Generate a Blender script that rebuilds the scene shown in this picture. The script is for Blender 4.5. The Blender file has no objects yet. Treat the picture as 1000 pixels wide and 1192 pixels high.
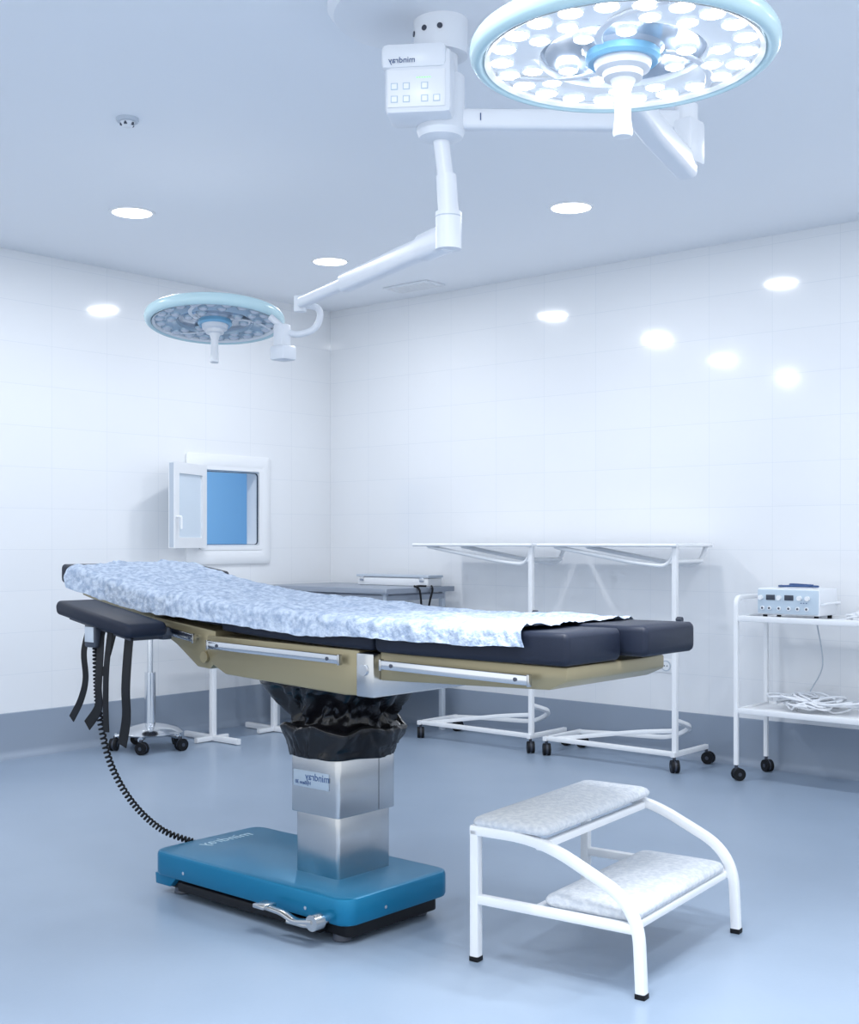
import bpy, bmesh, math, random
from mathutils import Vector, Matrix, noise
random.seed(4)
S = bpy.context.scene
S.view_settings.view_transform = 'Standard'
V = Vector
CH = 3.05   # ceiling height

# ------------------------------------------------------------ materials
def mat(name, col, rough=0.5, metal=0.0, spec=0.5, emit=None, es=0.0, coat=0.0, trans=0.0,
        bump=None, vary=None, sheen=0.0):
    m = bpy.data.materials.new(name); m.use_nodes = True
    nt = m.node_tree; b = nt.nodes['Principled BSDF']
    b.inputs['Base Color'].default_value = (*col, 1)
    b.inputs['Roughness'].default_value = rough
    b.inputs['Metallic'].default_value = metal
    b.inputs['Specular IOR Level'].default_value = spec
    b.inputs['Coat Weight'].default_value = coat
    b.inputs['Transmission Weight'].default_value = trans
    if emit:
        b.inputs['Emission Color'].default_value = (*emit, 1)
        b.inputs['Emission Strength'].default_value = es
    tc = None
    if bump or vary:
        tc = nt.nodes.new('ShaderNodeTexCoord')
    if bump:   # (scale, strength)
        n = nt.nodes.new('ShaderNodeTexNoise'); n.inputs['Scale'].default_value = bump[0]
        n.inputs['Detail'].default_value = 5
        nt.links.new(tc.outputs['Object'], n.inputs['Vector'])
        bp = nt.nodes.new('ShaderNodeBump'); bp.inputs['Strength'].default_value = bump[1]
        bp.inputs['Distance'].default_value = 0.01
        nt.links.new(n.outputs['Fac'], bp.inputs['Height'])
        nt.links.new(bp.outputs['Normal'], b.inputs['Normal'])
    if vary:   # (scale, col2)
        n = nt.nodes.new('ShaderNodeTexNoise'); n.inputs['Scale'].default_value = vary[0]
        n.inputs['Detail'].default_value = 6
        nt.links.new(tc.outputs['Object'], n.inputs['Vector'])
        r = nt.nodes.new('ShaderNodeValToRGB')
        r.color_ramp.elements[0].position = 0.38; r.color_ramp.elements[0].color = (*vary[1], 1)
        r.color_ramp.elements[1].position = 0.62; r.color_ramp.elements[1].color = (*col, 1)
        nt.links.new(n.outputs['Fac'], r.inputs['Fac'])
        nt.links.new(r.outputs['Color'], b.inputs['Base Color'])
    return m

def tile_mat(name, axis):
    m = bpy.data.materials.new(name); m.use_nodes = True
    nt = m.node_tree; b = nt.nodes['Principled BSDF']
    tc = nt.nodes.new('ShaderNodeTexCoord')
    sp = nt.nodes.new('ShaderNodeSeparateXYZ'); nt.links.new(tc.outputs['Object'], sp.inputs[0])
    cb = nt.nodes.new('ShaderNodeCombineXYZ')
    nt.links.new(sp.outputs[axis], cb.inputs[0]); nt.links.new(sp.outputs[2], cb.inputs[1])
    br = nt.nodes.new('ShaderNodeTexBrick')
    br.offset = 0.0; br.squash = 1.0
    br.inputs['Scale'].default_value = 1.0
    br.inputs['Brick Width'].default_value = 0.40
    br.inputs['Row Height'].default_value = 0.25
    br.inputs['Mortar Size'].default_value = 0.0014
    br.inputs['Mortar Smooth'].default_value = 0.3
    br.inputs['Color1'].default_value = (0.80, 0.82, 0.85, 1)
    br.inputs['Color2'].default_value = (0.79, 0.81, 0.842, 1)
    br.inputs['Mortar'].default_value = (0.70, 0.735, 0.785, 1)
    nt.links.new(cb.outputs[0], br.inputs['Vector'])
    nt.links.new(br.outputs['Color'], b.inputs['Base Color'])
    b.inputs['Roughness'].default_value = 0.085
    ns = nt.nodes.new('ShaderNodeTexNoise'); ns.inputs['Scale'].default_value = 2.2; ns.inputs['Detail'].default_value = 1
    nt.links.new(cb.outputs[0], ns.inputs['Vector'])
    bp0 = nt.nodes.new('ShaderNodeBump'); bp0.inputs['Strength'].default_value = 0.10; bp0.inputs['Distance'].default_value = 0.02
    nt.links.new(ns.outputs['Fac'], bp0.inputs['Height'])
    bp = nt.nodes.new('ShaderNodeBump'); bp.invert = True
    bp.inputs['Strength'].default_value = 0.25; bp.inputs['Distance'].default_value = 0.002
    nt.links.new(br.outputs['Fac'], bp.inputs['Height'])
    nt.links.new(bp0.outputs['Normal'], bp.inputs['Normal'])
    nt.links.new(bp.outputs['Normal'], b.inputs['Normal'])
    return m

M_tx = tile_mat('tile_back', 0); M_ty = tile_mat('tile_left', 1)
M_ceil = mat('ceiling_paint', (0.86, 0.89, 0.935), 0.6)
M_floor = mat('vinyl_floor', (0.275, 0.35, 0.455), 0.30, bump=(60, 0.03), vary=(2.2, (0.26, 0.333, 0.437)))
M_base = mat('vinyl_cove', (0.27, 0.325, 0.41), 0.45)
M_white = mat('white_powder_coat', (0.82, 0.84, 0.87), 0.3)
M_plast = mat('white_plastic', (0.76, 0.79, 0.84), 0.32)
M_plast2 = mat('grey_plastic', (0.50, 0.56, 0.64), 0.4)
M_black = mat('black_rubber', (0.006, 0.007, 0.010), 0.55, spec=0.25)
M_cush = mat('navy_vinyl_cushion', (0.011, 0.016, 0.032), 0.5, spec=0.25, bump=(250, 0.06))
M_bel = mat('black_bellows_fabric', (0.004, 0.004, 0.006), 0.27, spec=0.45, bump=(30, 0.25))
M_steel = mat('brushed_steel', (0.56, 0.57, 0.58), 0.24, metal=1.0)
M_chrome = mat('chrome', (0.72, 0.74, 0.77), 0.14, metal=1.0)
M_tabsteel = mat('steel_tabletop', (0.34, 0.38, 0.45), 0.35, metal=0.6)
M_khaki = mat('champagne_frame', (0.34, 0.295, 0.185), 0.35, metal=0.45)
M_teal = mat('teal_metallic_paint', (0.003, 0.165, 0.32), 0.30, metal=0.35, spec=0.45)
M_sheet = mat('nonwoven_sheet', (0.56, 0.64, 0.76), 0.9, spec=0.15, bump=(75, 0.7), vary=(48, (0.34, 0.42, 0.56)))
M_step = mat('step_pad_vinyl', (0.66, 0.69, 0.73), 0.6, bump=(90, 0.4), vary=(60, (0.54, 0.58, 0.64)))
M_mint = mat('mint_rim', (0.56, 0.76, 0.81), 0.25)
M_blue = mat('blue_ring', (0.22, 0.48, 0.70), 0.3)
M_lampface = mat('lamp_face', (0.50, 0.56, 0.64), 0.12, metal=0.5)
M_lampgrey = mat('lamp_grey', (0.40, 0.46, 0.54), 0.25, metal=0.4)
M_led = mat('led_on', (1, 1, 1), 0.2, emit=(0.97, 0.985, 1.0), es=18.0)
M_glowring = mat('lamp_lit_lens', (0.66, 0.72, 0.79), 0.15, emit=(0.90, 0.95, 1.0), es=0.22)
M_leddim = mat('led_dim', (0.62, 0.66, 0.74), 0.12)
M_lens2 = mat('lamp_unlit_lens', (0.46, 0.58, 0.69), 0.12, metal=0.15)
M_down = mat('downlight_lens', (1, 1, 1), 0.4, emit=(1, 1, 1), es=8.0)
M_bluewall = mat('blue_room_paint', (0.28, 0.52, 0.74), 0.5)
M_glass = mat('frosted_glass', (0.66, 0.75, 0.84), 0.15)
M_dark = mat('dark_grey', (0.04, 0.05, 0.075), 0.4)
M_panel = mat('control_panel', (0.50, 0.60, 0.70), 0.4)
M_green = mat('green_led', (0.3, 0.7, 0.3), 0.4, emit=(0.4, 1, 0.4), es=0.5)
M_logo = mat('logo_pale', (0.42, 0.58, 0.68), 0.4)
M_logod = mat('logo_blue', (0.03, 0.08, 0.22), 0.4)
M_label = mat('label_plate', (0.36, 0.44, 0.53), 0.35)

# ------------------------------------------------------------ geometry kit
def finish(bm, name, m, smooth=True, ang=35):
    bmesh.ops.recalc_face_normals(bm, faces=bm.faces)
    me = bpy.data.meshes.new(name); bm.to_mesh(me); bm.free()
    me.materials.append(m)
    if smooth:
        me.polygons.foreach_set('use_smooth', [True]*len(me.polygons))
        me.set_sharp_from_angle(angle=math.radians(ang))
    ob = bpy.data.objects.new(name, me); S.collection.objects.link(ob)
    return ob

class Grp:
    """empty at loc; parts are authored in world coords (local=False) or in local coords"""
    def __init__(s, name, loc=(0, 0, 0), rot=(0, 0, 0), local=False):
        s.e = bpy.data.objects.new(name, None); S.collection.objects.link(s.e)
        s.e.empty_display_size = 0.1
        s.e.location = loc; s.e.rotation_euler = rot; s.local = local; s.loc = V(loc)
    def add(s, ob):
        ob.parent = s.e
        if not s.local:
            ob.matrix_parent_inverse = Matrix.Translation(-s.loc)
        return ob

def put(ob, g):
    if g: g.add(ob)
    return ob

def box(name, lo, hi, m, g=None, bev=0.0, seg=2):
    bm = bmesh.new()
    bmesh.ops.create_cube(bm, size=1)
    lo = V(lo); hi = V(hi); c = (lo+hi)/2; d = hi-lo
    for v in bm.verts:
        v.co = V((v.co.x*d.x+c.x, v.co.y*d.y+c.y, v.co.z*d.z+c.z))
    if bev:
        bmesh.ops.bevel(bm, geom=bm.edges[:], offset=min(bev, min(abs(d.x), abs(d.y), abs(d.z))*0.49),
                        segments=seg, profile=0.5, affect='EDGES')
    return put(finish(bm, name, m, smooth=bool(bev)), g)

def loft(name, rings, m, g=None, cap=True, ang=35, closed_ring=True):
    bm = bmesh.new()
    R = [[bm.verts.new(p) for p in r] for r in rings]
    n = len(R[0])
    for a, b in zip(R, R[1:]):
        for i in range(n if closed_ring else n-1):
            j = (i+1) % n
            bm.faces.new((a[i], a[j], b[j], b[i]))
    if cap and closed_ring:
        bm.faces.new(R[0]); bm.faces.new(R[-1])
    return put(finish(bm, name, m, ang=ang), g)

def rrect(cx, cy, wx, wy, r, n=5):
    r = min(r, wx/2*0.99, wy/2*0.99); pts = []
    for k, (sx, sy) in enumerate(((1, 1), (-1, 1), (-1, -1), (1, -1))):
        for i in range(n+1):
            a = math.pi/2*(k+i/n)
            pts.append((cx+sx*(wx/2-r)+r*math.cos(a), cy+sy*(wy/2-r)+r*math.sin(a)))
    return pts

def rblock(name, x0, x1, y0, y1, z0, z1, r, m, g=None, er=0.01):
    """block with rounded plan corners and eased top/bottom edges"""
    cx, cy = (x0+x1)/2, (y0+y1)/2; rings = []
    prof = [(er, 0), (er*0.3, er*0.3), (0, er)]
    zs = [(i, z0+h) for i, h in prof] + [(i, z1-h) for i, h in reversed(prof)]
    for ins, z in zs:
        rings.append([V((x, y, z)) for x, y in rrect(cx, cy, x1-x0-2*ins, y1-y0-2*ins, max(r-ins, 0.002))])
    return loft(name, rings, m, g, ang=40)

def fillet(pts, r, n=6):
    pts = [V(p) for p in pts]; out = [pts[0]]
    for a, b, c in zip(pts, pts[1:], pts[2:]):
        d1 = (a-b); d2 = (c-b)
        rr = min(r, d1.length*0.48, d2.length*0.48)
        p = b+d1.normalized()*rr; q = b+d2.normalized()*rr
        for i in range(n+1):
            t = i/n
            out.append(p*(1-t)**2+b*2*t*(1-t)+q*t*t)
    out.append(pts[-1]); return out

def spline(pts, n=8):
    pts = [V(p) for p in pts]; P = [pts[0]]+pts+[pts[-1]]; out = []
    for i in range(1, len(P)-2):
        for k in range(n):
            t = k/n; a, b, c, d = P[i-1:i+3]
            out.append(0.5*((2*b)+(c-a)*t+(2*a-5*b+4*c-d)*t*t+(3*b-a-3*c+d)*t**3))
    out.append(pts[-1]); return out

def sweep(name, pts, sec, m, g=None, ref=None, ang=40):
    pts = [V(p) for p in pts]
    q = [pts[0]]
    for p in pts[1:]:
        if (p-q[-1]).length > 1e-5: q.append(p)
    pts = q
    T = []
    for i in range(len(pts)):
        a = pts[max(i-1, 0)]; b = pts[min(i+1, len(pts)-1)]
        T.append((b-a).normalized())
    up = V(ref) if ref else (V((0, 0, 1)) if abs(T[0].z) < 0.9 else V((1, 0, 0)))
    nrm = (up - T[0]*up.dot(T[0])).normalized()
    rings = []
    for i, p in enumerate(pts):
        if i:
            nrm = (nrm - T[i]*nrm.dot(T[i])).normalized()
        bn = T[i].cross(nrm)
        rings.append([p+nrm*s[0]+bn*s[1] for s in sec])
    return loft(name, rings, m, g, ang=ang)

def circ(r, n=12): return [(r*math.cos(2*math.pi*i/n), r*math.sin(2*math.pi*i/n)) for i in range(n)]
def tube(name, pts, r, m, g=None, fr=0.0, n=12):
    if fr: pts = fillet(pts, fr)
    return sweep(name, pts, circ(r, n), m, g, ang=50)
def sqtube(name, pts, w, m, g=None, fr=0.0, ref=None, h=None):
    if fr: pts = fillet(pts, fr, 8)
    return sweep(name, pts, rrect(0, 0, w, h or w, 0.004, 2), m, g, ref=ref)

def lathe(name, prof, m, g=None, c=(0, 0, 0), n=48, ang=35):
    """profile list of (r,z) around z axis at c"""
    bm = bmesh.new(); R = []
    for k in range(n):
        a = 2*math.pi*k/n
        R.append([bm.verts.new((c[0]+max(r, 1e-4)*math.cos(a), c[1]+max(r, 1e-4)*math.sin(a), c[2]+z)) for r, z in prof])
    for k in range(n):
        a, b = R[k], R[(k+1) % n]
        for i in range(len(prof)-1):
            bm.faces.new((a[i], a[i+1], b[i+1], b[i]))
    bmesh.ops.remove_doubles(bm, verts=bm.verts, dist=3e-4)
    return put(finish(bm, name, m, ang=ang), g)

def prism(name, poly, axis, a0, a1, m, g=None, bev=0.0):
    """poly in (u,z); axis 'y' -> u=x extruded in y; axis 'x' -> u=y extruded in x"""
    bm = bmesh.new()
    def P(u, z, a): return (u, a, z) if axis == 'y' else (a, u, z)
    A = [bm.verts.new(P(u, z, a0)) for u, z in poly]; B = [bm.verts.new(P(u, z, a1)) for u, z in poly]
    n = len(poly)
    for i in range(n):
        bm.faces.new((A[i], A[(i+1) % n], B[(i+1) % n], B[i]))
    bm.faces.new(A); bm.faces.new(B)
    if bev:
        bmesh.ops.recalc_face_normals(bm, faces=bm.faces)
        bmesh.ops.bevel(bm, geom=bm.edges[:], offset=bev, segments=2, profile=0.5, affect='EDGES')
    return put(finish(bm, name, m), g)

def text(name, body, size, loc, rot, m, g, mirror=True):
    c = bpy.data.curves.new(name, 'FONT'); c.body = body; c.size = size; c.extrude = 0.0006
    c.align_x = 'CENTER'; c.align_y = 'CENTER'
    ob = bpy.data.objects.new(name, c); S.collection.objects.link(ob)
    bpy.context.view_layer.update()
    me = bpy.data.meshes.new_from_object(ob.evaluated_get(bpy.context.evaluated_depsgraph_get()))
    bpy.data.objects.remove(ob)
    if mirror:
        for v in me.vertices: v.co.x *= -1
    me.materials.clear(); me.materials.append(m)
    o2 = bpy.data.objects.new(name, me); S.collection.objects.link(o2)
    o2.location = loc; o2.rotation_euler = rot
    return put(o2, g)

def caster(g, x, y, r=0.035, ang=0.3, i=0, top=0.1):
    d = V((math.cos(ang), math.sin(ang), 0)); s = V((-d.y, d.x, 0))
    c = V((x, y, r))+d*0.012
    for k in (-1, 1):
        tube('caster_wheel', [c+s*(k*0.006), c+s*(k*0.022)], r, M_black, g, n=20)
        tube('caster_hub', [c+s*(k*0.021), c+s*(k*0.0235)], r*0.3, M_dark, g, n=12)
    tube('caster_fork', [c-s*0.006, c+s*0.006], r*0.9, M_dark, g, n=14)
    tube('caster_stem', [(x, y, r), (x, y, top)], 0.009, M_dark, g, n=10)

# ------------------------------------------------------------ room
XR, YF = 9.0, -8.8
box('floor', (0, YF, -0.1), (XR, 0, 0), M_floor)
box('ceiling', (-0.12, YF, CH), (XR, 0.12, CH+0.1), M_ceil)
box('wall_back', (-0.12, 0, 0), (XR, 0.12, CH), M_tx)
# left wall with pass-through opening  y -1.25..-0.73  z 1.26..1.80
oy0, oy1, oz0, oz1 = -1.25, -0.73, 1.26, 1.80
bm = bmesh.new()
for lo, hi in (((-0.12, YF, 0), (0, oy0, CH)), ((-0.12, oy1, 0), (0, 0, CH)),
               ((-0.12, oy0, 0), (0, oy1, oz0)), ((-0.12, oy0, oz1), (0, oy1, CH))):
    r = bmesh.ops.create_cube(bm, size=1)
    for v in r['verts']:
        v.co = V(((v.co.x+.5)*(hi[0]-lo[0])+lo[0], (v.co.y+.5)*(hi[1]-lo[1])+lo[1], (v.co.z+.5)*(hi[2]-lo[2])+lo[2]))
finish(bm, 'wall_left', M_ty, smooth=False)
# coved baseboards
def cove(s=1):
    pr = [(0, 0), (0.055, 0)]
    for i in range(1, 7):
        a = math.pi/2*i/6
        pr.append((0.008+0.047*(1-math.sin(a)), 0.002+0.047*(1-math.cos(a))))
    pr += [(0.008, 0.268), (0.005, 0.272), (0, 0.272)]
    return pr
prism('baseboard_back', [(-u, z) for u, z in cove()], 'x', 0.0, XR, M_base)
prism('baseboard_left', [(u, z) for u, z in cove()], 'y', YF, 0.0, M_base)

# adjoining blue room seen through the hatch
bm = bmesh.new()
x0, x1, y0, y1, z0, z1 = -2.2, -0.121, -2.4, 1.2, 0.3, 2.8
vs = [bm.verts.new(p) for p in ((x0, y0, z0), (x0, y1, z0), (x0, y1, z1), (x0, y0, z1), (x1, y0, z0), (x1, y1, z0), (x1, y1, z1), (x1, y0, z1))]
for f in ((0, 1, 2, 3), (0, 1, 5, 4), (3, 2, 6, 7), (0, 3, 7, 4), (1, 2, 6, 5)):
    bm.faces.new([vs[i] for i in f])
finish(bm, 'wall_adjoining_room', M_bluewall, smooth=False)
L = bpy.data.lights.new('adjoining_room_lamp', 'AREA'); L.energy = 30; L.size = 0.8; L.color = (0.92, 0.96, 1)
lo = bpy.data.objects.new('adjoining_room_lamp', L); S.collection.objects.link(lo); lo.location = (-1.1, -0.5, 2.75)

# hatch window
g = Grp('window_1', (0.0, -0.99, 1.53))
fy0, fy1, fz0, fz1 = -1.38, -0.625, 1.14, 1.905
def ringframe(name, oy0, oy1, oz0, oz1, w, xa, xb, m, g, puff=0.0):
    rings = []
    for (ins, x) in ((0, xa), (0, xb*0.6+xa*0.4), (w*0.2, xb), (w*0.8, xb), (w, xb*0.6+xa*0.4), (w, xa)):
        rings.append([V((x, y, z)) for y, z in rrect((oy0+oy1)/2, (oz0+oz1)/2, oy1-oy0-2*ins, oz1-oz0-2*ins, max(0.025-ins*0.3, 0.003), 5)])
    return loft(name, rings, m, g, cap=False, ang=60)
ringframe('outer_trim', fy0, fy1, fz0, fz1, 0.105, 0.0, 0.026, M_white, g)
ringframe('casing', oy0-0.03, oy1+0.03, oz0-0.03, oz1+0.03, 0.044, -0.10, 0.026, M_white, g)
ringframe('gasket', oy0+0.014, oy1-0.014, oz0+0.014, oz1-0.014, 0.005, 0.010, 0.020, M_dark, g)
# opened sash, hinged at y=-1.24
ph = math.radians(63); H = V((0.035, -1.245, 0)); d = V((math.cos(ph), -math.sin(ph), 0)); nn = V((d.y, -d.x, 0))
def sashbar(nm, a0, a1, z0, z1, m, t=0.022):
    rings = []
    for k, zz in ((0, z0), (1, z1)):
        rings.append([H+d*a0-nn*t+V((0, 0, zz)), H+d*a1-nn*t+V((0, 0, zz)), H+d*a1+nn*t+V((0, 0, zz)), H+d*a0+nn*t+V((0, 0, zz))])
    loft(nm, rings, m, g)
sw = 0.50
sashbar('sash_stile_1', 0, 0.07, 1.255, 1.815, M_white)
sashbar('sash_stile_2', sw-0.07, sw, 1.255, 1.815, M_white)
sashbar('sash_rail_1', 0.07, sw-0.07, 1.255, 1.325, M_white)
sashbar('sash_rail_2', 0.07, sw-0.07, 1.745, 1.815, M_white)
sashbar('sash_glass', 0.07, sw-0.07, 1.325, 1.745, M_glass, 0.008)
sashbar('sash_edge_seal', sw, sw+0.004, 1.262, 1.808, M_plast2, 0.014)
tube('sash_handle', [H+d*(sw-0.03)-nn*0.022+V((0, 0, 1.46)), H+d*(sw-0.03)-nn*0.055+V((0, 0, 1.46)), H+d*(sw-0.03)-nn*0.055+V((0, 0, 1.38))], 0.008, M_white, g, fr=0.01)

# downlights
DL = [(1.25, -2.7), (1.22, -1.2), (3.07, -1.25), (4.95, -1.2), (1.1, -4.2), (1.0, -5.8), (3.07, -5.8),
      (4.9, -4.9), (5.0, -6.4), (6.8, -1.3), (6.8, -2.8), (6.9, -4.3), (7.2, -6.4), (7.6, -7.8), (4.9, -7.9)]
for x, y in DL:
    g = Grp('recessed_downlight', (x, y, CH), local=True)
    lathe('trim_ring', [(0.102, 0.0), (0.104, -0.006), (0.120, -0.005), (0.122, 0.0)], M_white, g, n=40)
    lathe('lens', [(0.0001, -0.003), (0.1025, -0.003)], M_down, g, n=40)
    L = bpy.data.lights.new('downlight_emitter', 'AREA'); L.shape = 'DISK'; L.size = 0.19; L.energy = 14
    L.color = (0.97, 0.985, 1.0)
    o = bpy.data.objects.new('downlight_emitter', L); S.collection.objects.link(o); o.location = (0, 0, -0.007); g.add(o)

# smoke detector, vent
g = Grp('smoke_detector', (2.46, -3.585, CH), local=True)
lathe('base', [(0.0001, -0.016), (0.042, -0.016), (0.046, -0.010), (0.046, 0)], M_plast2, g, n=32)
lathe('cage', [(0.0001, -0.038), (0.018, -0.036), (0.024, -0.028), (0.030, -0.016)], M_plast, g, n=32)
for k in range(5):
    a = k*2*math.pi/5+0.3
    box('slot', (0.024*math.cos(a)-0.005, 0.024*math.sin(a)-0.005, -0.030), (0.024*math.cos(a)+0.005, 0.024*math.sin(a)+0.005, -0.019), M_dark, g)
g = Grp('ceiling_vent', (1.12, -0.3, CH), local=True)
box('vent_frame', (-0.2, -0.1, -0.012), (0.2, 0.1, 0), M_plast, g, bev=0.004)
for k in range(6):
    box('louvre', (-0.17, -0.078+k*0.028, -0.017), (0.17, -0.064+k*0.028, -0.011), M_white, g)

# ------------------------------------------------------------ operating table
T = Grp('operating_table', (3.5, -3.58, 0))
# base
rblock('base_cover', 2.97, 3.99, -3.84, -3.32, 0.066, 0.157, 0.055, M_teal, T, er=0.013)
prism('cover_skirt', [(2.972, 0.07), (2.976, 0.03), (3.06, 0.03), (3.10, 0.07)], 'y', -3.825, -3.335, M_teal, T, bev=0.003)
rblock('base_chassis', 3.0, 3.965, -3.80, -3.36, 0.022, 0.068, 0.03, M_black, T, er=0.004)
for x in (3.07, 3.9):
    for y in (-3.77, -3.40):
        lathe('levelling_foot', [(0.0001, 0), (0.03, 0), (0.034, 0.004), (0.030, 0.024), (0.0001, 0.024)], M_dark, T, c=(x, y, 0), n=20)
box('side_groove', (3.12, -3.835, 0.028), (3.86, -3.80, 0.060), M_black, T, bev=0.004)
for x in (3.16, 3.80):
    tube('cover_screw', [(x, -3.839, 0.10), (x, -3.8425, 0.10)], 0.006, M_chrome, T)
tube('end_screw', [(3.989, -3.66, 0.10), (3.992, -3.66, 0.10)], 0.006, M_chrome, T)
text('base_logo', 'mindray', 0.075, (3.06, -3.56, 0.1572), (0, 0, math.radians(90)), M_logo, T)
# pedals
tube('pedal_axle', [(3.90, -3.80, 0.085), (3.90, -3.90, 0.085)], 0.016, M_chrome, T)
tube('pedal_boss', [(3.90, -3.87, 0.085), (3.90, -3.91, 0.085)], 0.026, M_steel, T, n=18)
sweep('pedal_lever', fillet([(3.90, -3.90, 0.088), (3.82, -3.905, 0.075), (3.76, -3.905, 0.092), (3.67, -3.905, 0.096)], 0.02), rrect(0, 0, 0.014, 0.03, 0.005, 2), M_steel, T)
sweep('pedal_lever_2', fillet([(3.90, -3.86, 0.07), (3.83, -3.86, 0.052), (3.75, -3.87, 0.055)], 0.02), rrect(0, 0, 0.014, 0.026, 0.005, 2), M_steel, T)
box('pedal_pad', (3.645, -3.935, 0.092), (3.70, -3.875, 0.106), M_steel, T, bev=0.004)
# column
rblock('column_lower', 3.585, 3.795, -3.685, -3.425, 0.15, 0.40, 0.014, M_steel, T, er=0.003)
rblock('column_upper', 3.572, 3.808, -3.698, -3.412, 0.365, 0.60, 0.016, M_steel, T, er=0.003)
box('column_label', (3.592, -3.701, 0.455), (3.765, -3.697, 0.512), M_label, T, bev=0.001)
text('label_logo', 'mindray', 0.036, (3.71, -3.7015, 0.493), (math.radians(90), 0, 0), M_logod, T)
text('label_model', 'HyBase 30', 0.018, (3.64, -3.7015, 0.470), (math.radians(90), 0, 0), M_logod, T)
box('seam_line', (3.8075, -3.50, 0.368), (3.8088, -3.498, 0.6), M_dark, T)
# bellows: gathered black cover hanging round the column head
def bell():
    prof = [(0.560, .300, .345), (0.585, .310, .350), (0.625, .345, .380), (0.648, .362, .400), (0.660, .365, .402), (0.668, .350, .385),
            (0.664, .315, .350), (0.672, .285, .320), (0.700, .270, .300), (0.735, .300, .325),
            (0.765, .38, .38), (0.790, .45, .43), (0.808, .50, .47), (0.835, .51, .48)]
    N = 144; pr = []
    for a, b in zip(prof, prof[1:]):
        for k in range(4):
            t = k/4; pr.append(tuple(a[i]*(1-t)+b[i]*t for i in range(3)))
    pr.append(prof[-1]); rings = []
    for z, wx, wy in pr:
        ring = []
        up = max(0, min(1, (z-0.67)/0.04))*max(0.25, min(1, (0.83-z)/0.06))
        for k in range(N):
            a = 2*math.pi*k/N
            ex = 3.0
            ca, sa = math.cos(a), math.sin(a)
            rr = 1/((abs(ca)**ex+abs(sa)**ex)**(1/ex))
            p = V((3.69+ca*rr*wx/2, -3.555+sa*rr*wy/2, z))
            tw = a+1.6*(z-0.7)*math.sin(a*2+1)*2
            fold = abs(noise.noise(V((math.cos(tw)*3.2, math.sin(tw)*3.2, z*3.5))))*2
            fine = abs(noise.noise(V((math.cos(tw)*8, math.sin(tw)*8, z*16+4))))*2
            f = up*(0.040*fold+0.020*fine-0.02)+(1-up)*(0.012*fold+0.006*fine-0.005)
            p += V((ca, sa, 0))*f
            p.z += noise.noise(V((p.x*10, p.y*10, 5)))*0.030*(1 if 0.6 < z < 0.8 else 0.35)
            ring.append(p)
        rings.append(ring)
    loft('bellows', rings, M_bel, T, ang=180)
bell()
# table frame
rblock('saddle', 3.46, 3.94, -3.76, -3.36, 0.80, 0.87, 0.04, M_khaki, T, er=0.006)
prism('seat_frame', [(3.30, 0.968), (4.05, 0.958), (4.05, 0.815), (3.98, 0.812), (3.40, 0.836), (3.33, 0.865), (3.30, 0.90)], 'y', -3.845, -3.305, M_khaki, T, bev=0.006)
prism('back_frame', [(2.98, 1.022), (3.34, 0.985), (3.345, 0.875), (3.31, 0.848), (3.24, 0.852), (3.12, 0.925), (2.98, 0.985)], 'y', -3.84, -3.31, M_khaki, T, bev=0.006)
prism('back_frame_long', [(2.46, 1.115), (2.75, 1.065), (3.02, 1.018), (3.02, 0.985), (2.72, 1.03), (2.46, 1.085)], 'y', -3.80, -3.35, M_khaki, T, bev=0.004)
prism('leg_frame', [(4.13, 0.958), (4.83, 0.955), (4.83, 0.915), (4.77, 0.888), (4.13, 0.868)], 'y', -3.835, -3.315, M_khaki, T, bev=0.006)
box('joint_block', (4.055, -3.865, 0.815), (4.130, -3.29, 0.952), M_steel, T, bev=0.006)
tube('hinge_pivot', [(4.09, -3.864, 0.90), (4.09, -3.872, 0.90)], 0.018, M_chrome, T, n=20)
tube('back_pivot', [(3.29, -3.845, 0.89), (3.29, -3.853, 0.89)], 0.02, M_khaki, T, n=20)
def rail(x0, x1, z0, z1, side=-1):
    yy = -3.872 if side < 0 else -3.278
    A, B = V((x0, yy, z0)), V((x1, yy, z1))
    sweep('side_rail', [A, B], rrect(0, 0, 0.028, 0.011, 0.003, 2), M_chrome, T)
    for t in (0.08, 0.92):
        p = A.lerp(B, t)
        tube('rail_standoff', [p, p-V((0, side*0.036, 0))], 0.009, M_steel, T)
        tube('rail_screw', [p+V((0, side*0.005, 0)), p+V((0, side*0.008, 0))], 0.006, M_dark, T)
    for p in (A, B):
        box('rail_stop', p-V((0.004, 0.008, 0.017)), p+V((0.004, 0.008, 0.017)), M_steel, T, bev=0.001)
for sd in (-1, 1):
    rail(3.34, 3.99, 0.938, 0.926, sd); rail(4.17, 4.73, 0.922, 0.915, sd); rail(3.04, 3.26, 0.985, 0.956, sd)
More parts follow.
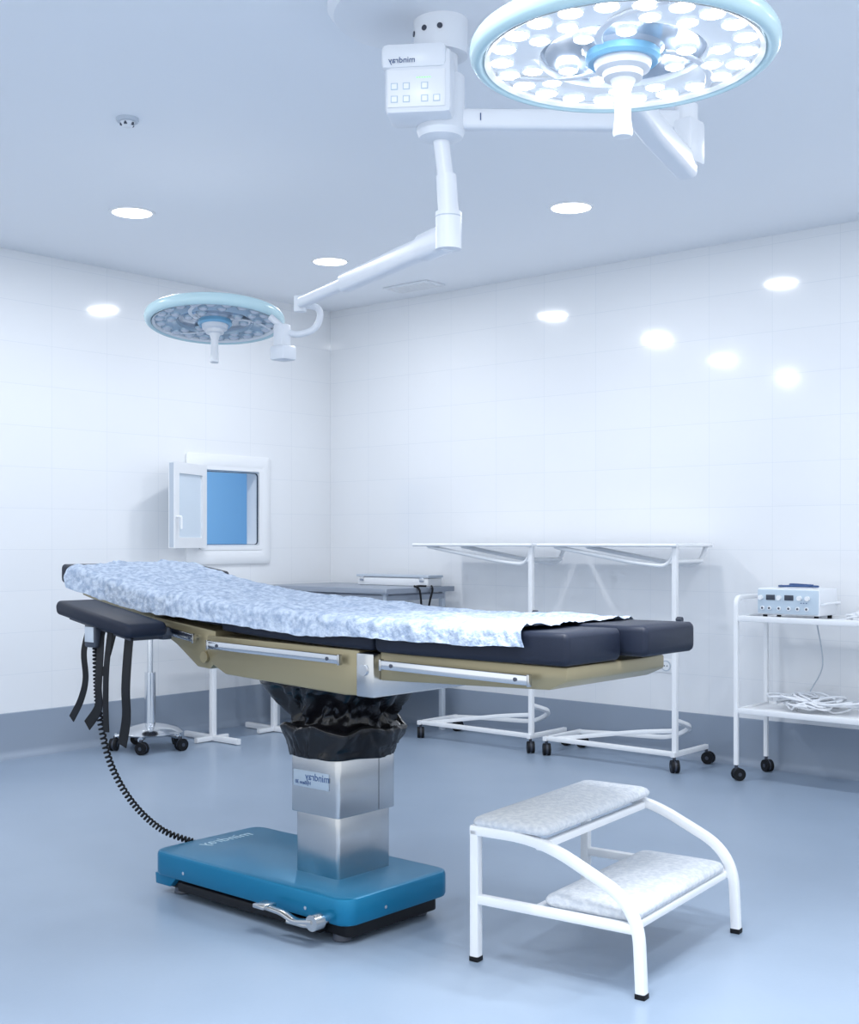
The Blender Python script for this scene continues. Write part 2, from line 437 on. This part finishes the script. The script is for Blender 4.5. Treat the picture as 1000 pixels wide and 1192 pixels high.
# cushions
KX = [(2.30, 1.205), (2.6, 1.165), (2.95, 1.116), (3.4, 1.078), (3.8, 1.058), (4.3, 1.048), (5.0, 1.052)]
def ztop(x):
    for (a, za), (b, zb) in zip(KX, KX[1:]):
        if x <= b:
            t = (x-a)/(b-a); i = KX.index((a, za))
            m0 = (zb-KX[i-1][1])/(b-KX[i-1][0]) if i > 0 else (zb-za)/(b-a)
            j = min(i+2, len(KX)-1); m1 = (KX[j][1]-za)/(KX[j][0]-a)
            h = b-a
            return (2*t**3-3*t*t+1)*za+(t**3-2*t*t+t)*h*m0+(-2*t**3+3*t*t)*zb+(t**3-t*t)*h*m1
    return KX[-1][1]
def cushion(name, x0, x1, y0, y1, th=0.075, dz=0.0):
    xs = [(x0, .014), (x0+.005, .005), (x0+.014, 0)]
    n = max(2, int((x1-x0)/0.06))
    xs += [(x0+.014+(x1-x0-.028)*k/n, 0) for k in range(1, n)]
    xs += [(x1-.014, 0), (x1-.005, .005), (x1, .014)]
    rings = []
    for x, ins in xs:
        zc = ztop(x)-th/2+dz
        rings.append([V((x, u, w)) for u, w in rrect((y0+y1)/2, zc, y1-y0-2*ins, th-2*ins, 0.016)])
    loft(name, rings, M_cush, T, ang=60)
cushion('head_cushion', 2.37, 2.66, -3.845, -3.20, dz=0.014)
cushion('back_cushion', 2.67, 3.38, -3.855, -3.28)
cushion('seat_cushion', 3.39, 4.12, -3.86, -3.29, th=0.09)
cushion('leg_cushion_near', 4.13, 4.85, -3.865, -3.585, th=0.092)
cushion('leg_cushion_far', 4.13, 4.92, -3.572, -3.285, th=0.088, dz=0.006)
# drape sheet
def sheet():
    X0, X1 = 2.49, 4.70; NX, NY = 300, 100
    rings = []
    for i in range(NX+1):
        x = X0+(X1-X0)*i/NX
        u = (x-X0)/(X1-X0)
        y0, y1 = -3.868, -3.284+0.026*max(0, 1-u*3)
        hang = 0.088-0.034*u+0.014*noise.noise(V((x*3, 0, 0)))+0.004*noise.noise(V((x*17, 0, 0)))
        zt = ztop(x)+0.010+0.010*max(0, 1-u*6)
        W = (y1-y0)
        tot = hang+W+0.05
        ring = []
        for j in range(NY+1):
            s = tot*j/NY
            r = 0.014
            if s < hang:
                y = y0-0.006-0.012*(1-s/hang)*(0.5+0.5*noise.noise(V((x*9, 3, 0)))); z = zt-(hang-s)
                k = (hang-s)
                if k < r: y += (r-k)*0.5; z -= (r-k)*0.15
            elif s < hang+W:
                y = y0+(s-hang); z = zt
                k = s-hang
                if k < r: z -= (r-k)*0.3
            else:
                y = y1+0.006; z = zt-(s-hang-W)
            n = noise.noise(V((x*3.2, y*9, 1.3)))*0.012+noise.noise(V((x*11, y*15, z*8)))*0.009+(0.5-abs(noise.noise(V((x*24, y*28, z*28)))))*0.009
            xx = x+0.06*noise.noise(V((y*6, z*9, 9)))*max(0, max(u-.9, .1-u))*10
            on = hang < s < hang+W
            lean = 0.014*max(0, 0.25-u)*4
            if on: ring.append(V((xx, y, z+abs(n)*0.9+n*0.3+lean*math.sin((y-y0)/W*math.pi))))
            else: ring.append(V((xx, y-abs(n)*1.1 if s < hang else y+abs(n), z+n*0.5)))
        rings.append(ring)
    loft('disposable_sheet', rings, M_sheet, T, cap=False, ang=180, closed_ring=False)
sheet()
# arm board
def armb():
    x0, x1, y0, y1 = 2.69, 3.15, -4.075, -3.895
    za = lambda x: 1.082-(x-2.69)*0.16
    rings = []
    for x, ins in ((x0, .018), (x0+.006, .007), (x0+.02, 0), ((x0+x1)/2, 0), (x1-.02, 0), (x1-.006, .007), (x1, .018)):
        rings.append([V((x, u, w)) for u, w in rrect((y0+y1)/2, za(x)-.026, y1-y0-2*ins, .052-2*ins, 0.018)])
    loft('armboard_pad', rings, M_cush, T, ang=60)
    prism('armboard_plate', [(2.74, za(2.74)-.052), (3.12, za(3.12)-.052), (3.12, za(3.12)-.064), (2.74, za(2.74)-.064)], 'y', -4.04, -3.92, M_dark, T)
    tube('armboard_bracket', [(3.06, -3.98, 0.965), (3.06, -3.90, 0.955), (3.10, -3.865, 0.975)], 0.014, M_steel, T, fr=0.02)
    box('armboard_clamp', (3.045, -3.90, 0.945), (3.12, -3.86, 0.99), M_dark, T, bev=0.005)
armb()
def strap(pts, w=0.03):
    sweep('restraint_strap', spline(pts), rrect(0, 0, 0.004, w, 0.0015, 1), M_black, T, ref=(0, -1, 0))
strap([(2.86, -4.03, 1.0), (2.85, -4.05, 0.90), (2.86, -4.05, 0.80), (2.83, -4.05, 0.72), (2.77, -4.05, 0.645)], 0.034)
strap([(2.93, -4.03, 0.99), (2.95, -4.05, 0.88), (2.955, -4.06, 0.78), (2.94, -4.05, 0.70), (2.87, -4.05, 0.63)], 0.044)
strap([(3.0, -4.04, 0.98), (3.005, -4.06, 0.85), (3.0, -4.06, 0.72), (3.005, -4.06, 0.62)], 0.034)
strap([(3.10, -4.03, 0.97), (3.115, -4.05, 0.88), (3.12, -4.06, 0.78), (3.11, -4.05, 0.68), (3.085, -4.05, 0.58)], 0.052)
strap([(2.88, -3.98, 1.0), (2.86, -3.99, 0.90), (2.89, -4.0, 0.82), (2.93, -4.0, 0.88), (2.95, -3.98, 0.99)], 0.028)
box('hand_control', (2.865, -4.06, 0.915), (2.935, -4.025, 1.010), M_dark, T, bev=0.008)
box('hand_control_face', (2.873, -4.063, 0.935), (2.927, -4.059, 0.99), M_plast2, T, bev=0.001)
# coiled cable
def coil():
    path = spline([(2.895, -4.03, 0.93), (2.90, -4.03, 0.80), (2.905, -4.02, 0.66), (2.885, -3.96, 0.48), (2.88, -3.86, 0.32), (2.90, -3.74, 0.20), (2.985, -3.64, 0.145)], 60)
    pts = []; n = len(path); turns = 62
    for i, p in enumerate(path):
        t = (path[min(i+1, n-1)]-path[max(i-1, 0)]).normalized()
        a = V((1, 0, 0)); a = (a-t*a.dot(t)).normalized(); b = t.cross(a)
        pts.append((p, a, b))
    out = []
    M = turns*9
    for k in range(M+1):
        f = k/M*(n-1); i = min(int(f), n-2); w = f-i
        p = pts[i][0].lerp(pts[i+1][0], w); a, b = pts[i][1], pts[i][2]
        th = 2*math.pi*turns*k/M
        rad = 0.0095*min(1, k/20, (M-k)/20)
        out.append(p+a*math.cos(th)*rad+b*math.sin(th)*rad)
    sweep('coiled_cable', out, circ(0.0042, 6), M_black, T, ang=180)
coil()

# ------------------------------------------------------------ step stool
G = Grp('step_stool', (4.355, -3.64, 0), (0, 0, math.radians(6)), local=True)
W, DP = 0.725, 0.56
for k, y in enumerate((0.0, W)):
    sqtube('rear_leg', [(0, y, 0.012), (0, y, 0.405)], 0.030, M_white, G, ref=(0, 1, 0))
    sqtube('side_bow', fillet([(-0.014, y, 0.405), (0.235, y, 0.405), (0.548, y, 0.262), (DP, y, 0.012)], 0.115, 10), 0.030, M_white, G, ref=(0, 1, 0))
    sqtube('lower_side_rail', [(0, y, 0.193), (DP-0.005, y, 0.193)], 0.028, M_white, G, ref=(0, 1, 0))
    for x in (0, DP):
        box('rubber_foot', (x-0.016, y-0.016, 0), (x+0.016, y+0.016, 0.016), M_black, G, bev=0.002)
for x, z in ((0.0, 0.395), (0.225, 0.385), (0.21, 0.19), (0.52, 0.19)):
    sqtube('crossbar', [(x, 0, z), (x, W, z)], 0.024, M_white, G)
def pad(name, x0, x1, y0, y1, z0, z1):
    rings = []
    for ins, z in ((0.004, z0), (0, z0+0.008), (0, z1-0.018), (0.006, z1-0.008), (0.018, z1-0.002), (0.05, z1+0.004), (0.10, z1+0.007)):
        rings.append([V((x, y, z)) for x, y in rrect((x0+x1)/2, (y0+y1)/2, x1-x0-2*ins, y1-y0-2*ins, max(0.03-ins*0.2, 0.008), 6)])
    loft(name, rings, M_step, G, ang=60)
pad('upper_step_pad', -0.014, 0.252, -0.014, W+0.014, 0.419, 0.450)
pad('lower_step_pad', 0.225, 0.532, 0.017, W-0.017, 0.206, 0.240)

# ------------------------------------------------------------ surgical lights
def lamphead(g, R, on):
    led = M_led if on else M_leddim; lens = M_glowring if on else M_lens2
    s = R/0.375
    rim = [(R+0.020*math.cos(a)-0.020, 0.018+0.028*math.sin(a)) for a in [2*math.pi*i/14 for i in range(15)]]
    lathe('rim', rim, M_mint, g, n=96, ang=80)
    lathe('rim_inner_band', [(R-0.036, -0.006), (R-0.048, 0.0), (R-0.05, 0.02)], M_white, g, n=96)
    lathe('back_shell', [(R-0.02, 0.045), (R-0.10*s, 0.060), (0.16*s, 0.072), (0.08*s, 0.075), (0.0001, 0.075)], M_plast, g, n=96)
    lathe('led_carrier', [(R-0.038, 0.004), (R-0.042, 0.010), (0.215*s, 0.010), (0.205*s, 0.004), (0.20*s, 0.02)], lens, g, n=96)
    lathe('inner_reflector', [(0.205*s, 0.020), (0.19*s, 0.014), (0.17*s, 0.022), (0.10*s, 0.022), (0.09*s, 0.012)], M_lampface, g, n=96)
    for k in range(3):
        a0 = k*2*math.pi/3+0.2
        pts = []
        for i in range(11):
            t = i/10
            r = (0.10+0.22*t)*s; a = a0+0.9*t
            pts.append((r*math.cos(a), r*math.sin(a), 0.008-0.004*t))
        sweep('reflector_blade', pts, rrect(0, 0, 0.006, 0.020*s, 0.002, 1), M_plast, g)
    for (rr, n, rad, off) in ((0.296, 22, 0.027, 0), (0.232, 15, 0.023, 0.5), (0.152, 9, 0.022, 0.2)):
        for k in range(n):
            if n == 15 and k % 3 == 2: continue
            if n == 9 and k % 3 == 2: continue
            a = 2*math.pi*(k+off)/n
            c = (rr*s*math.cos(a), rr*s*math.sin(a), 0.0)
            lathe('led_lens', [(0.0001, -0.004), (rad*s*0.6, -0.002), (rad*s, 0.005), (rad*s, 0.014)], led, g, c=c, n=18)
            lathe('led_bezel', [(rad*s, 0.003), (rad*s*1.10, 0.002), (rad*s*1.22, 0.012)], lens, g, c=c, n=18)
    lathe('hub_ring', [(0.088*s, 0.02), (0.092*s, -0.004), (0.084*s, -0.012), (0.070*s, -0.010)], M_blue, g)
    lathe('hub', [(0.072*s, -0.008), (0.066*s, -0.028), (0.052*s, -0.034), (0.0001, -0.034)], M_plast, g)
    lathe('hub_step', [(0.050*s, -0.030), (0.048*s, -0.048), (0.034*s, -0.052), (0.0001, -0.052)], M_white, g)
    lathe('sterile_handle', [(0.032*s, -0.05), (0.026*s, -0.062), (0.020*s, -0.080), (0.0205*s, -0.145), (0.025*s, -0.178), (0.022*s, -0.188), (0.0001, -0.190)], M_white, g, n=32)
    if on:
        for k in range(6):
            a = 2*math.pi*k/6
            L = bpy.data.lights.new('led_beam', 'SPOT'); L.energy = 38; L.spot_size = math.radians(85); L.spot_blend = 0.7
            L.shadow_soft_size = 0.012; L.color = (0.97, 0.985, 1)
            o = bpy.data.objects.new('led_beam', L); S.collection.objects.link(o)
            o.location = (0.29*s*math.cos(a), 0.29*s*math.sin(a), -0.02); g.add(o)

SH = V((4.16, -3.58, 0))
g = Grp('surgical_light', (4.16, -3.58, CH))
lathe('ceiling_canopy', [(0.31, 0.0), (0.312, -0.02), (0.29, -0.045), (0.20, -0.062), (0.10, -0.07), (0.0001, -0.07)], M_plast, g, c=(4.10, -3.60, CH), n=64)
tube('ceiling_shaft', [SH+V((0, 0, 3.0)), SH+V((0, 0, 2.60))], 0.055, M_plast, g, n=32)
tube('shaft_collar', [SH+V((0, 0, 2.985)), SH+V((0, 0, 2.87))], 0.088, M_plast, g, n=32)
for a in (-2.2, -1.5, -0.9):
    c = SH+V((0.088*math.cos(a), 0.088*math.sin(a), 2.935))
    tube('collar_bolt', [c, c+V((math.cos(a), math.sin(a), 0))*0.003], 0.009, M_dark, g, n=12)
tube('hub_drum', [SH+V((0, 0, 2.80)), SH+V((0, 0, 2.625))], 0.078, M_plast, g, n=32)
lathe('drum_bottom', [(0.078, 2.625), (0.070, 2.605), (0.04, 2.595), (0.0001, 2.595)], M_plast, g, c=(SH.x, SH.y, 0))
fd = V((0.56, -0.83, 0)).normalized(); sd = V((-fd.y, fd.x, 0))
CB = SH+fd*0.10-sd*0.055
def cbox(nm, a0, a1, f0, f1, z0, z1, m, bev=0.0):
    ob = box(nm, (a0, f0, z0), (a1, f1, z1), m, None, bev)
    R = Matrix(((sd.x, fd.x, 0, CB.x), (sd.y, fd.y, 0, CB.y), (0, 0, 1, 0), (0, 0, 0, 1)))
    ob.data.transform(R)
    if R.determinant() < 0: ob.data.flip_normals()
    g.add(ob); return ob
cbox('control_housing', -0.108, 0.105, -0.11, 0.045, 2.640, 2.850, M_plast, 0.022)
cbox('control_housing_top', -0.118, 0.09, -0.09, 0.055, 2.78, 2.862, M_plast, 0.02)
cbox('control_panel', -0.096, 0.085, 0.044, 0.048, 2.660, 2.776, M_white, 0.001)
for r_ in range(2):
    for c_ in range(4):
        if r_ == 0 and c_ == 3: continue
        a = -0.086+c_*0.038+(0.02 if c_ > 1 else 0)
        z = 2.714-r_*0.040
        cbox('button', a, a+0.022, 0.0475, 0.0495, z, z+0.022, M_panel, 0.001)
        cbox('button_face', a+0.003, a+0.019, 0.0492, 0.0500, z+0.003, z+0.019, M_white)
for c_ in range(6):
    cbox('level_led', -0.005+c_*0.008, 0.0+c_*0.008, 0.0475, 0.0495, 2.749, 2.752, M_green)
text('panel_logo', 'mindray', 0.026, CB+fd*0.0565+V((0, 0, 2.804))-sd*0.05, (math.radians(90), 0, math.atan2(sd.y, sd.x)), M_logod, g)
E = V((4.79, -3.11, 0))
sweep('boom_arm', [SH+V((0, 0, 2.665)), E+V((0, 0, 2.64))], rrect(0, 0, 0.066, 0.050, 0.014, 3), M_plast, g)
bd = (E-SH).normalized()
bx = SH+bd*0.13+V((0.028*bd.y, -0.028*bd.x, 2.662))
text('boom_marking', 'I', 0.035, bx, (math.radians(90), 0, math.atan2(bd.y, bd.x)), M_logod, g)
tube('elbow_post', [E+V((0, 0, 2.69)), E+V((0, 0, 2.50))], 0.036, M_plast, g, n=28)
box('elbow_bracket', (E.x-0.02, E.y-0.05, 2.50), (E.x+0.045, E.y+0.045, 2.64), M_plast, g, bev=0.012)
LC = V((5.165, -4.085, 2.458))
LT = LC-V((0.755, 0.656, 0))*0.17
ad = (V((LT.x, LT.y, 0))-E).normalized()
sweep('spring_arm', [E+V((0, 0, 2.495)), E+ad*0.35+V((0, 0, 2.515)), E+ad*0.60+V((0, 0, 2.55))], rrect(0, 0, 0.080, 0.070, 0.018, 4), M_plast, g)
tube('head_knuckle', [E+ad*0.58+V((0, 0, 2.555)), E+ad*0.75+V((0, 0, 2.59)), LC+V((0, 0, 0.12)), LC+V((0, 0, 0.06))], 0.03, M_plast, g, fr=0.08)
tube('drop_tube', [SH+V((0, 0, 2.61)), SH+V((0.01, 0.01, 2.50)), SH+V((0.02, 0.015, 2.36))], 0.026, M_plast, g, fr=0.05, n=20)
tube('drop_collar', [SH+V((0.013, 0.012, 2.485)), SH+V((0.02, 0.015, 2.36))], 0.033, M_plast, g, n=24)
J = V((4.18, -3.565, 0))
tube('elbow_drum', [J+V((0, 0, 2.365)), J+V((0, 0, 2.245))], 0.042, M_plast, g, n=28)
tube('elbow_drum_seam', [J+V((0, 0, 2.352)), J+V((0, 0, 2.348))], 0.0425, M_plast2, g, n=28)
EN = V((2.66, -2.80, 2.375))
S0 = J+V((0, 0, 2.285)); dd = (EN-S0)
sweep('long_spring_arm', [S0, S0+dd*0.10, S0+dd*0.12], rrect(0, 0, 0.090, 0.080, 0.03, 4), M_plast, g)
sweep('long_spring_arm_main', [S0+dd*0.08, S0+dd*0.62], rrect(0, 0, 0.074, 0.062, 0.02, 4), M_plast, g)
sweep('long_spring_arm_tip', [S0+dd*0.60, S0+dd*0.98], rrect(0, 0, 0.048, 0.044, 0.014, 4), M_plast, g)
tube('arm_end_cap', [EN+V((0, 0, 0.03)), EN-V((0, 0, 0.04))], 0.028, M_plast, g, n=20)
L2 = V((2.213, -2.924, 2.318))
tube('yoke', [EN-V((0, 0, 0.01)), EN+V((0.08, 0.06, -0.02)), EN+V((0.06, 0.05, -0.12)), EN+V((-0.03, -0.02, -0.15)), L2+V((0.32, 0.06, 0.0))], 0.015, M_plast, g, fr=0.05)
box('yoke_joint', (2.565, -2.880, 2.17), (2.625, -2.82, 2.28), M_plast, g, bev=0.01)
box('yoke_control', (2.56, -2.895, 2.115), (2.65, -2.81, 2.180), M_plast, g, bev=0.01)

g1 = Grp('main_light_head', LC, (0, 0, 0.3), local=True); lamphead(g1, 0.368, True)
g2 = Grp('satellite_light_head', L2, (math.radians(-6), math.radians(-5), 0.1), local=True); lamphead(g2, 0.325, False)
for gg in (g1, g2):
    gg.e.parent = g.e; gg.e.matrix_parent_inverse = Matrix.Translation(-g.loc)

# ------------------------------------------------------------ over-bed instrument tables
def overbed(x0, x1):
    g = Grp('overbed_instrument_table', ((x0+x1)/2, -0.28, 0))
    yf, yb = -0.47, -0.11
    rblock('top_tray', x0-0.05, x1+0.03, yf-0.03, yb+0.02, 1.268, 1.284, 0.02, M_white, g, er=0.003)
    for y in (yf-0.03, yb+0.02):
        tube('tray_edge', [(x0-0.05, y, 1.276), (x1+0.03, y, 1.276)], 0.010, M_white, g)
    px = x1
    yp = yf
    sqtube('post', [(px, yp, 0.11), (px, yp, 1.27)], 0.030, M_white, g)
    tube('post_knob', [(px+0.012, yp, 0.86), (px+0.045, yp, 0.86)], 0.016, M_dark, g)
    for y in (yf+0.01, yb):
        tube('tray_bracket', [(x0+0.05, y, 1.266), (px-0.26, y, 1.175), (px-0.05, y, 1.155), (px, y, 1.27)], 0.013, M_white, g, fr=0.06)
    tube('bracket_cross', [(px-0.03, yf, 1.185), (px-0.03, yb, 1.185)], 0.012, M_white, g)
    sqtube('base_front_rail', [(x0, yf, 0.10), (x1, yf, 0.10)], 0.028, M_white, g)
    sqtube('base_rear_rail', fillet([(x0, yb-0.02, 0.10), (x0+0.25, yb-0.02, 0.115), (x1-0.22, yb-0.02, 0.13), (x1-0.03, yb-0.10, 0.22), (x1, yf, 0.29)], 0.1), 0.026, M_white, g)
    sqtube('base_left_end', [(x0, yf-0.03, 0.10), (x0, yb, 0.10)], 0.028, M_white, g)
    sqtube('base_right_end', [(x1, yf-0.03, 0.10), (x1, yb, 0.10)], 0.028, M_white, g)
    sqtube('base_brace', fillet([(x0+0.05, yf+0.02, 0.10), (x1-0.25, yf+0.02, 0.20), (x1, yf+0.02, 0.23)], 0.1), 0.024, M_white, g)
    for x in (x0, x1):
        for y, a in ((yf-0.01, -0.8), (yb, 0.1)):
            caster(g, x, y, 0.036, ang=a, top=0.10)
overbed(1.34, 2.24)
overbed(2.36, 3.24)

# ------------------------------------------------------------ steel table in the corner
g = Grp('steel_work_table', (0.70, -0.42, 0))
rblock('table_top', 0.10, 1.285, -0.76, -0.06, 0.955, 0.990, 0.01, M_tabsteel, g, er=0.003)
for x in (0.17, 1.22):
    for y in (-0.70, -0.12):
        sqtube('leg', [(x, y, 0.0), (x, y, 0.955)], 0.035, M_plast2, g)
    sqtube('end_rail', [(x, -0.70, 0.30), (x, -0.12, 0.30)], 0.025, M_plast2, g)
    sqtube('apron_end', [(x, -0.70, 0.925), (x, -0.12, 0.925)], 0.04, M_tabsteel, g)
for y in (-0.70, -0.12):
    sqtube('apron', [(0.17, y, 0.925), (1.22, y, 0.925)], 0.04, M_tabsteel, g)
box('under_shelf', (0.17, -0.70, 0.285), (1.22, -0.12, 0.300), M_plast2, g)
tube('power_cord', spline([(1.26, -0.33, 0.996), (1.22, -0.36, 0.997), (1.24, -0.42, 0.996), (1.27, -0.46, 0.998), (1.297, -0.44, 0.97), (1.30, -0.42, 0.84), (1.305, -0.38, 0.80), (1.30, -0.34, 0.90), (1.297, -0.31, 0.97), (1.27, -0.29, 0.997)]), 0.007, M_black, g)
g = Grp('instrument_case', (0.92, -0.2, 0.991))
rblock('case_body', 0.55, 1.22, -0.27, -0.12, 0.991, 1.045, 0.01, M_white, g, er=0.004)
rblock('case_lid', 0.54, 1.23, -0.275, -0.115, 1.048, 1.066, 0.01, M_plast2, g, er=0.003)
for x in (0.60, 1.17):
    box('latch', (x-0.02, -0.28, 1.02), (x+0.02, -0.268, 1.05), M_chrome, g, bev=0.002)

# ------------------------------------------------------------ small side table with T legs
g = Grp('side_table', (0.38, -1.2, 0))
rblock('top', 0.15, 0.62, -1.62, -0.84, 0.70, 0.72, 0.015, M_white, g, er=0.003)
for y in (-1.48, -0.95):
    sqtube('post', [(0.42, y, 0.03), (0.42, y, 0.70)], 0.036, M_white, g)
    sqtube('foot', [(0.14, y, 0.022), (0.68, y, 0.022)], 0.036, M_white, g, h=0.03)
    sqtube('cross_foot', [(0.42, y-0.14, 0.02), (0.42, y+0.12, 0.02)], 0.030, M_white, g, h=0.03)
sqtube('stretcher', [(0.42, -1.48, 0.60), (0.42, -0.95, 0.60)], 0.03, M_white, g)

# ------------------------------------------------------------ round stool
g = Grp('wheeled_stool', (0.36, -1.93, 0), local=True)
lathe('seat', [(0.0001, 0.76), (0.15, 0.758), (0.17, 0.745), (0.17, 0.715), (0.155, 0.70), (0.0001, 0.70)], M_cush, g)
lathe('gas_lift', [(0.018, 0.70), (0.018, 0.48), (0.034, 0.48), (0.034, 0.15), (0.044, 0.15), (0.050, 0.09), (0.0001, 0.09)], M_chrome, g, n=24)
lathe('foot_dish', [(0.035, 0.165), (0.10, 0.155), (0.17, 0.135), (0.205, 0.108), (0.195, 0.100), (0.03, 0.13)], M_chrome, g)
for k in range(5):
    a = 2*math.pi*k/5+0.35
    tube('spoke', [(0.03*math.cos(a), 0.03*math.sin(a), 0.12), (0.215*math.cos(a), 0.215*math.sin(a), 0.088)], 0.018, M_chrome, g)
    caster(g, 0.215*math.cos(a), 0.215*math.sin(a), 0.038, ang=a+1.2, top=0.088)

# ------------------------------------------------------------ right-hand trolley
g = Grp('instrument_trolley', (4.0, -0.27, 0))
tx0, tx1, tyf, tyb = 3.61, 4.42, -0.46, -0.10
SZ = 0.885
for x in (tx0, tx1):
    sqtube('side_loop', fillet([(x, tyf, 0.085), (x, tyf, 0.995), (x, tyb, 0.995), (x, tyb, 0.085)], 0.05), 0.024, M_white, g, ref=(1, 0, 0))
    for y in (tyf, tyb):
        caster(g, x, y, 0.034, ang=0.9 if y == tyf else -0.5, top=0.09)
for z in (SZ, 0.385):
    box('shelf', (tx0, tyf, z-0.008), (tx1, tyb, z), M_white, g, bev=0.002)
    for y in (tyf, tyb):
        box('shelf_edge', (tx0, y-0.008, z-0.02), (tx1, y+0.008, z+0.012), M_white, g, bev=0.003)
    for x in (tx0+0.015, tx1-0.015):
        box('shelf_end', (x-0.006, tyf, z-0.02), (x+0.006, tyb, z+0.012), M_white, g, bev=0.003)
tube('hanging_lead', spline([(3.95, -0.14, SZ+0.004), (3.90, -0.08, 0.86), (3.93, -0.072, 0.62), (3.86, -0.08, 0.46), (3.90, -0.14, 0.395)]), 0.0035, M_plast2, g, n=8)

g = Grp('electrosurgical_unit', (3.88, -0.26, SZ))
ux0, ux1, uy0, uy1, uz = 3.70, 4.05, -0.40, -0.16, SZ+0.007
rblock('housing', ux0, ux1, uy0+0.01, uy1, uz+0.012, uz+0.155, 0.008, M_plast, g, er=0.008)
box('front_fascia', (ux0+0.004, uy0, uz+0.018), (ux1-0.004, uy0+0.016, uz+0.148), M_panel, g, bev=0.006)
for xa, xb in ((3.755, 3.805), (3.86, 3.91)):
    box('display', (xa, uy0-0.003, uz+0.092), (xb, uy0+0.002, uz+0.120), M_dark, g, bev=0.001)
for x in (3.735, 3.775, 3.83, 3.885, 3.935, 3.985):
    tube('socket', [(x, uy0+0.002, uz+0.048), (x, uy0-0.008, uz+0.048)], 0.011, M_plast, g, n=16)
    tube('socket_hole', [(x, uy0-0.007, uz+0.048), (x, uy0-0.009, uz+0.048)], 0.006, M_dark, g, n=12)
for x in (3.725, 3.83, 3.945, 3.99):
    tube('knob', [(x, uy0+0.002, uz+0.105), (x, uy0-0.014, uz+0.105)], 0.013, M_white, g, n=18)
for x in (3.95, 3.965, 3.98):
    box('indicator', (x, uy0-0.002, uz+0.078), (x+0.006, uy0+0.001, uz+0.082), M_logod, g)
for x in (ux0+0.03, ux1-0.03):
    for y in (uy0+0.04, uy1-0.03):
        tube('rubber_foot', [(x, y, SZ), (x, y, uz+0.013)], 0.012, M_black, g)
tube('carry_handle', [(ux1+0.002, uy0+0.03, uz+0.07), (ux1+0.03, uy0+0.03, uz+0.08), (ux1+0.03, uy1-0.03, uz+0.08), (ux1+0.002, uy1-0.03, uz+0.07)], 0.007, M_plast, g, fr=0.02)
tube('lead_cable', spline([(3.76, -0.22, uz+0.163), (3.80, -0.33, uz+0.165), (3.90, -0.36, uz+0.168), (4.0, -0.30, uz+0.166), (3.93, -0.24, uz+0.166), (3.84, -0.27, uz+0.172), (3.88, -0.33, uz+0.176), (3.99, -0.33, uz+0.172)]), 0.006, M_logod, g)

def tangle(name, c, sx, sy, z, n, m, seed, r=0.004, hz=0.02):
    random.seed(seed); g = Grp(name, c)
    for k in range(n):
        pts = []; a0 = random.random()*6.28; rx = sx*random.uniform(.35, 1); ry = sy*random.uniform(.4, 1)
        ox, oy = random.uniform(-sx, sx)*.4, random.uniform(-sy, sy)*.3
        for i in range(15):
            a = a0+i*0.62
            f = 1+0.25*math.sin(i*1.7+k)
            pts.append((c[0]+ox+rx*f*math.cos(a), c[1]+max(-sy, min(sy, oy+ry*f*math.sin(a))), z+r+0.006*k+hz*abs(math.sin(i*0.9+k))))
        tube('cable', spline(pts, 6), r, m, g, n=8)
tangle('white_cable_bundle', (3.96, -0.28, 0.385), 0.22, 0.12, 0.386, 10, M_plast, 3, 0.006, 0.03)
tangle('white_cable_bundle', (4.24, -0.28, SZ), 0.09, 0.11, SZ+0.001, 5, M_plast, 8, 0.005, 0.02)

# wall sockets
g = Grp('wall_socket_strip', (2.79, -0.006, 0.54))
box('plate', (2.60, -0.010, 0.50), (2.96, 0.0, 0.585), M_white, g, bev=0.004)
for k in range(4):
    c = V((2.645+k*0.09, -0.010, 0.5425))
    tube('socket_ring', [c, c-V((0, 0.004, 0))], 0.033, M_plast2, g, n=24)
    tube('socket_well', [c, c-V((0, 0.0045, 0))], 0.026, M_white, g, n=24)
    for dx in (-0.009, 0.009):
        tube('pin_hole', [c+V((dx, -0.004, 0)), c+V((dx, -0.0055, 0))], 0.004, M_dark, g, n=8)

# ------------------------------------------------------------ world + camera
w = bpy.data.worlds.new('World'); S.world = w; w.use_nodes = True
bg = w.node_tree.nodes['Background']
bg.inputs[0].default_value = (0.90, 0.95, 1.0, 1); bg.inputs[1].default_value = 1.42

cam = bpy.data.cameras.new('camera'); co = bpy.data.objects.new('camera', cam); S.collection.objects.link(co)
cam.sensor_fit = 'HORIZONTAL'; cam.sensor_width = 36; cam.lens = 51.84
cam.shift_y = 0.034
co.location = (6.762, -6.63, 1.3); co.rotation_euler = (math.radians(90), 0, math.radians(40.99))
S.camera = co
